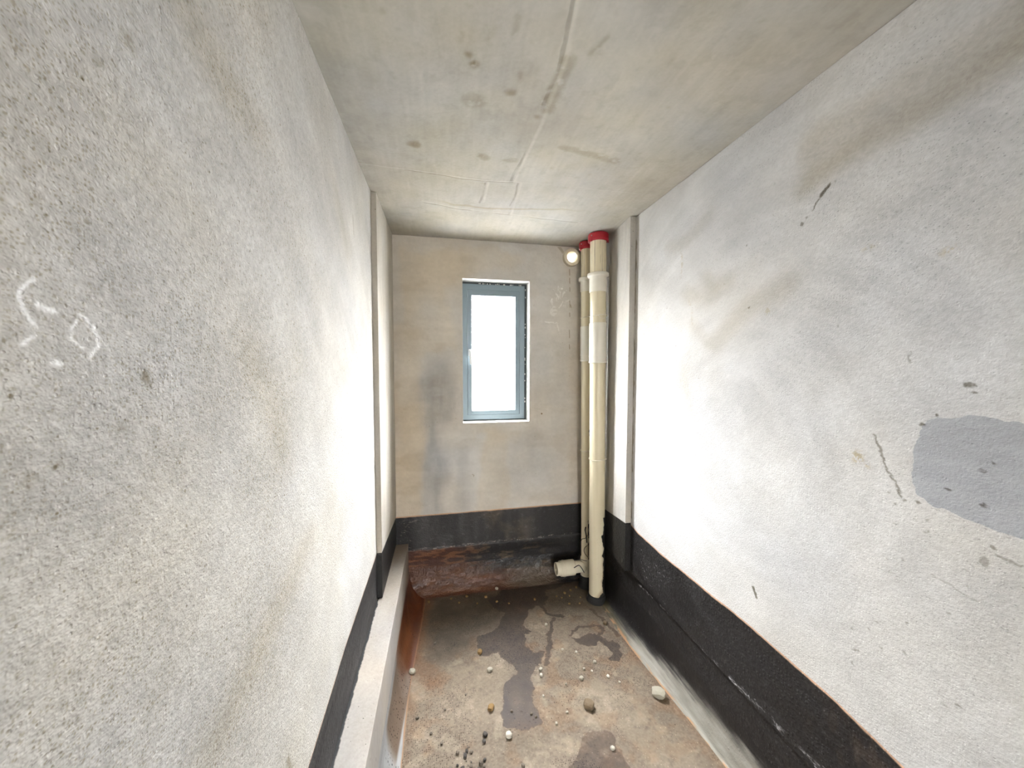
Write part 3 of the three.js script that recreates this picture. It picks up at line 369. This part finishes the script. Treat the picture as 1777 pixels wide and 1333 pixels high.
{ // right wall
  const w = group('wall_right', { kind: 'structure', label: 'pale plastered right wall with grey mortar patch and black painted foot' });
  put('core', box(XR + 0.012, XR + 0.22, -1.29, YC, ZB, ZN), M.core, w);
  put('beam', box(XRL, XR + 0.22, YF - 0.2, -1.2905, ZBL, ZN), M.blackR, w, { label: 'black painted beam below the wall' });
  put('plaster', slab('right', [...along(ZPR, 2.6, 160, (s) => edgeR(s) + rag(s)), ...along(2.6, ZPR, 160, (s) => YC - crevice(s, 5))], XR, 0.012, [], 0.0008), M.right, w);
  put('waterproof_coating', slab('right', [[ZPR, -1.29], [2.6, -1.29], ...along(2.6, ZPR, 80, (s) => edgeR(s) + 0.02)], XR + 0.0015, 0.0105), M.blackR, w, { label: 'black waterproof paint with pale scuffs' });
  const side = sheet(1, 24, (u, v) => { const z = mix(ZPR, ZB, v); return [mix(NR, NRB, v), mix(edgeNR(z), YC, u), z]; }, (u, v) => { const z = mix(ZPR, ZB, v); return [z, mix(edgeNR(z), YC, u)]; });
  const m = put('pier', side, M.pierR, w, { label: 'smooth plastered pier standing proud of the wall' });
  put('pier_return', box(NR, XR + 0.011, -0.976, YC - 0.001, ZPR - 0.001, ZPR + 0.0005), M.pierR, m);
  put('pier_coating', (() => { const g = box(NR + 0.002, XR + 0.012, -1.285, -0.96, -2.6, ZPR - 0.002, 0.002), p = g.attributes.position; for (let i = 0; i < p.count; i++) if (p.getX(i) < NR + 0.02) p.setX(i, p.getX(i) + (NRB - NR) * (ZPR - p.getZ(i)) / (ZPR + 2.6)); return g; })(), M.black, w, { label: 'black painted foot of the pier' });
}
{ // end wall with the window and vent openings
  const w = group('wall_back', { kind: 'structure', label: 'beige stained end wall with window opening and black painted foot' });
  const holes = (d) => [rect(WIN[0] - d, WIN[1] + d, WIN[2] - d, WIN[3] + d), circle(VENT[0], VENT[1], VENT[2] + 0.008 + d)];
  put('core', slab('back', rect(XL - 0.22, XR + 0.22, -1.40, YC + 0.15), ZB - 0.008, 0.192, holes(0)), M.reveal, w);
  put('beam', box(XL - 0.22, XR + 0.22, YF - 0.2, -1.4005, ZB - 0.2, ZBL), M.blackB, w, { label: 'black painted beam below the wall' });
  put('plaster', slab('back', [...along(XL, XR + 0.02, 60, (s) => edgeB(s) + rag(s, 0.003)), ...along(XR + 0.02, XL, 60, (s) => YC - crevice(s, 9))], ZB, 0.008, holes(0), 0.0008), M.back, w);
  put('waterproof_coating', slab('back', [[XL, -1.45], [XR, -1.45], ...along(XR, XL, 40, (s) => edgeB(s) + 0.02)], ZB - 0.0015, 0.0065), M.blackB, w, { label: 'worn black waterproof paint with brown streaks' });
  const lap = sheet(120, 10, (u, v) => { const x = mix(NL + 0.04, NR, u), y = mix(-1.40, -1.312 + 0.006 * u + 0.008 * (fbm(x * 24, 5, 3) - 0.5), v); return [x, y, ZB + 0.0005 + 0.008 * Math.sin(Math.PI * Math.min(1, v * 1.1) * 0.5 + (v > 0.9 ? (v - 0.9) * 15.7 : 0)) * (v > 0.97 ? 0.2 : 1) + 0.003 * (fbm(x * 30, y * 60, 3) - 0.5)]; }, (u, v) => [mix(NL + 0.04, NR, u), mix(-1.40, -1.312, v)]);
  put('membrane_lap', lap, M.blackB, w, { label: 'crumpled lower lap of the black membrane' });
}
{ // ceiling
  put('ceiling', slab('ceiling', rect(XL - 0.22, XR + 0.22, ZB - 0.2, ZN), YC, 0.15), M.ceiling, scene, { kind: 'structure', label: 'bare concrete ceiling with board seams' });
}
{ // wall behind the camera, with the doorway that lets daylight in
  const w = group('wall_front', { kind: 'structure', label: 'plastered wall behind the viewer with an open doorway' });
  put('core', slab('front', rect(-XR - 0.22, -XL + 0.22, YF - 0.2, YC), ZN, 0.2, [rect(-0.55, -0.1, YS + 0.01, 0.30)]), M.core, w);
}
{ // sunken floor with rounded covings against the ledge and the walls
  const fl = group('floor', { kind: 'structure', label: 'sunken brown screed floor with wet stains' });
  const xl = (z) => mix(-0.180, -0.131, sm(-1.7, -2.55, z)), xr = (z) => mix(1.145, 1.075, sm(-1.1, -2.05, z)), zb = (x) => ZBL + 0.05;
  put('base_slab', box(XL - 0.2, XR + 0.2, YF - 0.2, YF - 0.02, ZB - 0.19, ZN), M.core, fl);
  const h = (x, z) => YF + 0.005 * (fbm(x * 5, z * 5, 3) - 0.5) + 0.002 * (fbm(x * 30, z * 30, 2) - 0.5);
  put('screed', sheet(150, 300, (u, v) => { const z = mix(ZN, zb(0), v), x = mix(xl(z), xr(z), u); return [x, h(x, z), z]; }, (u, v) => { const z = mix(ZN, zb(0), v); return [mix(xl(z), xr(z), u) / KF, z / KF]; }), M.floor, fl);
  // quarter curves from the floor edge (x0) up to height y1 at x1
  const arc = (t) => { const a = t * Math.PI / 2; return [Math.sin(a), 1 - Math.cos(a)]; };
  put('coving', sheet(24, 220, (u, v) => { const z = mix(ZN, ZBL + 0.004, v), [p, q] = arc(u), x0 = xl(z), n = 0.005 * (fbm(z * 9, u * 3, 3) - 0.5) * Math.sin(u * Math.PI); return [mix(x0 + 0.002, -0.2485, p) + n, YF + 0.001 + q * 0.16 + n, z]; }, (u, v) => [mix(ZN, ZB, v), u * 0.17]), M.coveL, fl, { label: 'rust stained rounded coving at the foot of the ledge' });
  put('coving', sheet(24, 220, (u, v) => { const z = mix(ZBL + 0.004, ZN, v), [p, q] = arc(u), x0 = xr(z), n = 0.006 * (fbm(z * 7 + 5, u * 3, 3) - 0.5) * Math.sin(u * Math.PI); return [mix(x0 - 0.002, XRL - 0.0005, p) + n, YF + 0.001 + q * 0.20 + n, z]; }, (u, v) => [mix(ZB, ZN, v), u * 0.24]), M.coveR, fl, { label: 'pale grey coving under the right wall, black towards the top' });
  put('coving', sheet(24, 160, (u, v) => { const x = mix(-0.249, XRL, v), [p, q] = arc(u), n = 0.022 * (fbm(x * 13 + 2, u * 7, 4) - 0.5) * Math.sin(u * Math.PI); return [x, YF + 0.001 + q * 0.27 + n, mix(zb(x) + 0.06, ZBL + 0.003, p) + n]; }, (u, v) => [mix(-0.249, XRL, v), u * 0.27]), M.coveB, fl, { label: 'glossy rust and black coving under the end wall' });
}
put('concrete_ledge', (() => { const g = new RoundedBoxGeometry(-0.2485 - (XL - 0.02), 0.36, ZN - ZB, 3, 0.004); g.translate((-0.2485 + XL - 0.02) / 2, YS - 0.18 + 0.002, (ZN + ZB) / 2); const p = g.attributes.position, uv = g.attributes.uv; for (let i = 0; i < p.count; i++) uv.setXY(i, p.getX(i) - Math.max(0, YS - p.getY(i)) * 0.25, p.getZ(i)); return g; })(), M.ledge, scene, { kind: 'structure', label: 'pale smooth concrete ledge running along the left wall' });

// ------------------------------------------------------------------ window
{
  const w = group('window_1', { kind: 'structure', label: 'narrow grey aluminium casement window in the end wall' });
  const [x0, x1, y0, y1] = WIN, zf = ZB - 0.10;
  const ring = (a, b, z, t, bev) => { const g = slab('back', rect(...a), z, t, [rect(...b)], bev); return g; };
  const F = [x0 + 0.005, x1 - 0.015, y0 + 0.007, y1 - 0.015], S = [0.187, 0.586, -0.364, 0.572], G = [0.220, 0.551, -0.333, 0.531];
  put('sealant', ring([x0 + 0.0005, x1 - 0.0005, y0 + 0.0005, y1 - 0.0005], F, zf - 0.004, 0.045, 0), M.sealant, w, { label: 'dark rough sealant round the frame' });
  const blobs = []; for (let i = 0; i < 34; i++) { const r = 0.002 + rnd() * 0.003, top = i % 2; blobs.push(new THREE.IcosahedronGeometry(r, 1).scale(1, 1 + rnd(), 0.7).translate(top ? x0 + 0.1 + rnd() * 0.36 : x1 - 0.008 - rnd() * 0.004, top ? y1 - 0.009 - rnd() * 0.003 : y0 + 0.1 + rnd() * 0.9, zf - 0.003)); }
  put('mortar_crumbs', mergeGeometries(blobs), M.reveal, w, { kind: 'stuff', label: 'white crumbs stuck in the sealant' });
  put('frame', ring(F, S, zf, 0.06, 0.002), M.frame, w);
  const sash = put('sash', ring([S[0] + 0.0015, S[1] - 0.0015, S[2] + 0.0015, S[3] - 0.0015], G, zf + 0.004, 0.05, 0.002), M.frame, w);
  const p = new THREE.PlaneGeometry(G[1] - G[0] + 0.01, G[3] - G[2] + 0.01).translate((G[0] + G[1]) / 2, (G[2] + G[3]) / 2, zf - 0.022);
  put('pane', p, M.glass, w);
  const hx = 0.2035; const hd = put('handle', mergeGeometries([new RoundedBoxGeometry(0.022, 0.05, 0.012, 2, 0.004).translate(hx, 0.105, zf + 0.010), new THREE.CylinderGeometry(0.008, 0.009, 0.03, 16).rotateX(Math.PI / 2).translate(hx, 0.115, zf + 0.028).toNonIndexed(), new RoundedBoxGeometry(0.016, 0.11, 0.012, 2, 0.005).rotateZ(0.06).translate(hx + 0.003, 0.070, zf + 0.043)]), M.handle, sash, { label: 'pale lever handle' });
}

// ------------------------------------------------------------------ vent sleeve in the wall
const lathe = (pts, seg = 48) => new THREE.LatheGeometry(pts.map((p) => new THREE.Vector2(...p)), seg);
{
  const [vx, vy, r] = VENT, v = group('vent_sleeve', { label: 'round cream plastic vent sleeve through the end wall under the ceiling', category: 'vent pipe' }, scene, [vx, vy, ZB]);
  put('sleeve', lathe([[r, -0.215], [r, 0.03], [r + 0.001, 0.036], [r + 0.022, 0.036], [r + 0.0245, 0.033], [r + 0.0245, 0.0], [r + 0.0045, 0.0], [r + 0.0045, -0.215], [r, -0.215]]).rotateX(Math.PI / 2), M.pvc, v);
  const sh = []; for (let i = 0; i <= 14; i++) { const a = mix(-0.3, 2.3, i / 14); sh.push([(r - 0.001) * Math.cos(a), (r - 0.001) * Math.sin(a)]); } for (let i = 14; i >= 0; i--) { const a = mix(-0.2, 2.2, i / 14), q = r - 0.003 - 0.013 * rnd() * Math.sin(i / 14 * 3.14); sh.push([q * Math.cos(a), q * Math.sin(a)]); }
  put('torn_foam', slab('back', sh, -0.15, 0.012), M.foam, v, { label: 'torn grey foam left in the far end' });
}

// ------------------------------------------------------------------ drain pipes
function placeLeaning(g, foot, top) { const a = new THREE.Vector3(...foot), b = new THREE.Vector3(...top); g.position.copy(a); g.quaternion.setFromUnitVectors(new THREE.Vector3(0, 1, 0), b.clone().sub(a).normalize()); return a.distanceTo(b); }
function pipeMesh(r, len) { const g = new THREE.CylinderGeometry(r, r, len, 64, 60, true).translate(0, len / 2, 0), p = g.attributes.position, uv = g.attributes.uv; for (let i = 0; i < p.count; i++) uv.setXY(i, uv.getX(i), p.getY(i)); return g; }
function fireCollar(parent, r, y) {
  const c = put('fire_collar', lathe([[r + 0.001, y], [r + 0.009, y], [r + 0.014, y + 0.004], [r + 0.015, y + 0.012], [r + 0.0145, y + 0.045], [r + 0.010, y + 0.052], [r + 0.001, y + 0.052], [r + 0.001, y]]), M.red, parent, { label: 'red collar just under the ceiling' });
  for (const a of [1.0, 5.2]) put('screw', new THREE.CylinderGeometry(0.004, 0.004, 0.006, 10).rotateX(Math.PI / 2).translate(0, y + 0.03, r + 0.016).rotateY(a), M.steel, c);
  for (const a of [1.2, 5.05]) put('tab', new RoundedBoxGeometry(0.02, 0.016, 0.008, 2, 0.002).translate(0, y + 0.002, r + 0.012).rotateY(a), M.red, c);
}
function coupling(parent, r, y0, y1, flange, m) {
  const R = r + 0.0045, pts = flange ? [[r, y0], [R - 0.001, y0], [R, y0 + 0.002], [R, y1 - 0.026], [R + 0.012, y1 - 0.022], [R + 0.014, y1 - 0.018], [R + 0.014, y1 - 0.004], [R + 0.012, y1], [r, y1]] : [[r, y0], [R + 0.001, y0], [R + 0.003, y0 + 0.004], [R + 0.003, y0 + 0.012], [R, y0 + 0.015], [R, y0 + 0.04], [R + 0.0025, y0 + 0.043], [R + 0.0025, y0 + 0.051], [R, y0 + 0.054], [R, y1 - 0.004], [R - 0.002, y1], [r, y1]];
  put('coupling', lathe(pts), m, parent, { label: flange ? 'pale push-fit socket with a thick rim' : 'pale plain coupling sleeve' });
}
function cableTie(parent, r, y, loose) {
  const pts = []; for (let i = 0; i < 16; i++) { const a = i / 16 * 2 * Math.PI; pts.push([(r + 0.0035) * Math.sin(a), y + 0.004 * Math.sin(a * 2 + 1), (r + 0.0035) * Math.cos(a)]); }
  const t = put('cable_tie', tube(pts, 0.0028, true, 64), M.tie, parent, { label: 'plastic tie round the pipe' });
  put('knot', new THREE.IcosahedronGeometry(0.006, 1).translate(r * 0.9 + 0.004, y + 0.002, r * 0.45), M.tie, t);
  if (loose) put('loose_end', tube([[-r * 0.5, y, r + 0.002], [-r * 0.1, y - 0.018, r + 0.006], [r * 0.5, y - 0.02, r * 0.9 + 0.004], [r * 0.85, y, r * 0.6]], 0.0016), M.tie, t);
}
{
  const g = group('drain_pipe', { label: 'thicker cream drain pipe standing in front, red collar at its top', category: 'pipe' });
  const r = 0.054, len = placeLeaning(g, [1.071, YF - 0.01, -2.316], [1.048, YC - 0.003, -2.316]), y = (v) => v * KF - YF;
  put('pipe', pipeMesh(r, len - 0.002), M.pipe, g);
  fireCollar(g, r, len - 0.054); coupling(g, r, y(0.50), y(0.622), true, M.pvcPale); coupling(g, r, y(0.035), y(0.30), false, M.pvcPale);
  cableTie(g, r, y(0.345), true); cableTie(g, r, y(-0.61), false);
  put('puddle_collar', lathe([[r, 0.005], [r + 0.022, 0.006], [r + 0.018, 0.014], [r + 0.010, 0.022], [r + 0.006, 0.05], [r, 0.055]]), M.black, g, { label: 'black waterproof paint round the foot' });
}
{
  const g = group('drain_pipe', { label: 'thinner cream drain pipe behind, in the corner, with a side branch at its foot', category: 'pipe' });
  const r = 0.0385, len = placeLeaning(g, [1.0620, YF - 0.01, -2.48], [1.0315, YC - 0.003, -2.48]), y = (v) => v - YF + 0.01;
  put('pipe', pipeMesh(r, len - 0.002), M.smallPipe, g);
  fireCollar(g, r, len - 0.054); coupling(g, r, y(0.545), y(0.645), true, M.pvcPale); coupling(g, r, y(0.04), y(0.295), false, M.pvcPale);
  cableTie(g, r, y(0.36), false); cableTie(g, r, y(-0.62), false);
  const by = y(-1.503);
  put('tee_fitting', mergeGeometries([lathe([[r, by - 0.1], [r + 0.006, by - 0.1], [r + 0.006, by + 0.063], [r, by + 0.066]]), lathe([[0.0, 0.0], [0.043, 0.0], [0.043, 0.105], [0.040, 0.108], [0.0, 0.108]]).rotateZ(Math.PI / 2).translate(0, by, 0)]), M.pvc, g, { label: 'cream tee at the foot, smeared with black paint' });
  const b = put('branch_socket', lathe([[0.036, 0.10], [0.054, 0.10], [0.0555, 0.104], [0.0555, 0.205], [0.054, 0.209], [0.047, 0.210], [0.047, 0.238], [0.046, 0.241], [0.038, 0.241], [0.037, 0.236], [0.037, 0.13], [0, 0.13]]).rotateZ(Math.PI / 2).translate(0, by, 0), M.pvc, g, { label: 'wide cream socket lying to the left' });
  put('rim_ring', lathe([[0.0545, 0.175], [0.058, 0.177], [0.058, 0.188], [0.0545, 0.190]]).rotateZ(Math.PI / 2).translate(0, by, 0), M.pvc, b);
  put('paint_smear', lathe([[r + 0.0065, 0.0], [r + 0.022, 0.012], [r + 0.016, 0.04], [r + 0.0095, 0.075], [r + 0.0065, 0.10]], 40), M.black, g, { label: 'black waterproof paint piled round the foot' });
}
{
  const w = group('wire_tangle', { label: 'thin dark wire loops hanging on the thinner drain pipe near the floor', category: 'wire' });
  const add = (p, z, r = 0.002) => put('wire', tube(p.map(([x, y], i) => [x, y, z + 0.004 * Math.sin(i * 2)]), r), M.wire, w);
  add([[1.046, -1.245], [1.026, -1.265], [1.004, -1.272], [0.993, -1.299], [0.990, -1.37], [0.982, -1.412], [1.006, -1.429], [1.041, -1.438]], -2.432); add([[1.045, -1.32], [1.021, -1.335], [1.019, -1.363], [1.029, -1.386], [1.048, -1.409]], -2.428); add([[0.938, -1.476], [0.974, -1.458], [0.997, -1.482], [1.019, -1.521]], -2.422, 0.003); add([[1.03, -1.18], [1.024, -1.2], [1.034, -1.24], [1.04, -1.3]], -2.43, 0.004);
}

// ------------------------------------------------------------------ rubble on the floor
const stoneMats = ['#a39d8c', '#6f5f49', '#bdb7a8', '#45403b', '#83683f', '#6a6053'].map((c) => std({ color: c, bumpMap: softRelief, bumpScale: 0.002 }));
const stoneGeos = [...Array(7).keys()].map((k) => {
  const g = new THREE.IcosahedronGeometry(0.5, 1), p = g.attributes.position;
  for (let i = 0; i < p.count; i++) { const x = p.getX(i), y = p.getY(i), z = p.getZ(i), q = 1 + 0.55 * (fbm(x * 2.4 + k * 9 + 20, y * 2.4 + z * 1.9 + k + 20, 2) - 0.5); p.setXYZ(i, Math.max(-0.40, Math.min(0.38, x * q)) * 1.15, Math.max(-0.30, Math.min(0.34, y * q)) * 0.95, Math.max(-0.36, Math.min(0.42, z * q))); }
  g.computeVertexNormals(); return g;
});
const floorY = (x, z) => YF + 0.005 * (fbm(x * 5, z * 5, 3) - 0.5) + 0.002 * (fbm(x * 30, z * 30, 2) - 0.5);
function stone(x, z, d, mat, label, grp, k = Math.floor(rnd() * 7)) {
  const o = put('stone', stoneGeos[k], stoneMats[mat], scene, { label, category: 'stone' }); if (grp) o.userData.group = grp;
  x *= KF; z *= KF; d *= KF; o.scale.set(d, d * (0.8 + rnd() * 0.3), d); o.rotation.y = rnd() * 6.28; o.position.set(x, floorY(x, z) + d * 0.25, z);
}
stone(1.021, -1.496, 0.066, 0, 'largest pale grey block of rubble, lying against the right coving', null, 3);
stone(0.666, -1.508, 0.050, 1, 'second largest stone, dull brown, lying on the dry floor', null, 1);
stone(0.271, -1.448, 0.030, 2, 'small white stone alone on the brown floor in the foreground', null, 0);
stone(0.234, -1.796, 0.030, 0, 'pale chip on the dry patch in mid-floor, left of the long wet stain', null, 4);
stone(0.688, -1.655, 0.026, 0, 'pale chip on the dry floor behind the brown stone', null, 2);
stone(0.212, -1.587, 0.034, 4, 'tan crumbly lump of mortar on the dirty floor, left of the wet stain', null, 5);
stone(0.194, -1.924, 0.030, 4, 'ochre lump at the left rim of the wet stain in mid-floor', null, 6);
stone(0.372, -2.47, 0.026, 2, 'pale chip on the dark wet floor nearest the end wall', null, 2);
stone(0.983, -2.0, 0.028, 1, 'brown chip beside the right coving, in front of the thicker pipe', null, 1);
stone(-0.165, -1.86, 0.034, 0, 'pale crumb of mortar at the foot of the ledge, where rust ends', null, 3);
stone(0.171, -1.472, 0.022, 3, 'dark grey pebble in the foreground, left of the white stone', null, 0);
stone(0.163, -1.445, 0.018, 3, 'smaller dark grey pebble just in front of another one near the white stone', null, 4);
const NTH = ['first', 'second', 'third', 'fourth', 'fifth', 'sixth', 'seventh', 'eighth', 'ninth', 'tenth', 'eleventh', 'twelfth', 'thirteenth', 'fourteenth', 'fifteenth'];
function scatter(list, mats, what, grp) { list.sort((a, b) => a[1] - b[1]).forEach(([x, z, d], i) => stone(x, z, d, mats[Math.floor(rnd() * mats.length)], `${NTH[i]} of the ${what}, counted from the end wall`, grp)); }
scatter([[0.155, -2.426, 0.02], [0.284, -2.395, 0.02], [-0.102, -2.414, 0.02], [0.352, -2.333, 0.016], [0.048, -2.422, 0.016], [0.10, -2.37, 0.013], [0.22, -2.34, 0.012], [0.43, -2.30, 0.013]], [4], 'tiny tan crumbs on the dark wet floor', 'tan crumbs on the dark wet floor');
scatter([[0.837, -2.334, 0.018], [0.889, -2.357, 0.016], [0.942, -2.381, 0.018], [0.80, -2.29, 0.012], [0.86, -2.30, 0.012], [0.90, -2.21, 0.013], [0.83, -2.22, 0.014], [0.77, -2.31, 0.012], [0.93, -2.27, 0.011], [0.612, -2.307, 0.017]], [4], 'tiny tan crumbs around the pipe feet', 'tan crumbs round the pipe feet');
scatter([[0.798, -1.739, 0.018], [0.828, -1.642, 0.018], [0.724, -1.709, 0.016], [0.655, -1.855, 0.015], [0.497, -1.749, 0.021], [0.49, -1.714, 0.018], [0.621, -2.06, 0.017], [0.726, -1.825, 0.013], [0.76, -1.69, 0.012], [0.87, -1.60, 0.012], [0.47, -1.60, 0.012], [0.60, -1.64, 0.012], [0.555, -1.50, 0.013], [0.49, -1.46, 0.013], [0.688, -1.314, 0.02]], [0, 0, 2], 'tiny pale chips on the dry right floor', 'pale chips on the right half of the floor');
scatter([[-0.053, -2.035, 0.017], [-0.124, -1.604, 0.016], [-0.014, -1.471, 0.014], [0.0, -1.62, 0.012], [0.10, -1.68, 0.01], [-0.06, -1.52, 0.012], [0.02, -1.37, 0.013], [0.304, -1.555, 0.013], [0.306, -1.322, 0.016], [0.39, -1.524, 0.013], [0.408, -1.507, 0.012]], [5], 'tiny grey chips on the dirty left floor', 'grey chips on the left half of the floor');
for (let i = 0; i < 28; i++) stone(0.10 + (rnd() + rnd() - 1) * 0.07, -1.36 + (rnd() + rnd() - 1) * 0.08, 0.006 + rnd() * 0.012, rnd() < 0.6 ? 3 : 5, 'bit of dark gravel in the loose heap at the lower edge of the picture', 'dark gravel heap in the foreground');

renderer.render(scene, camera);
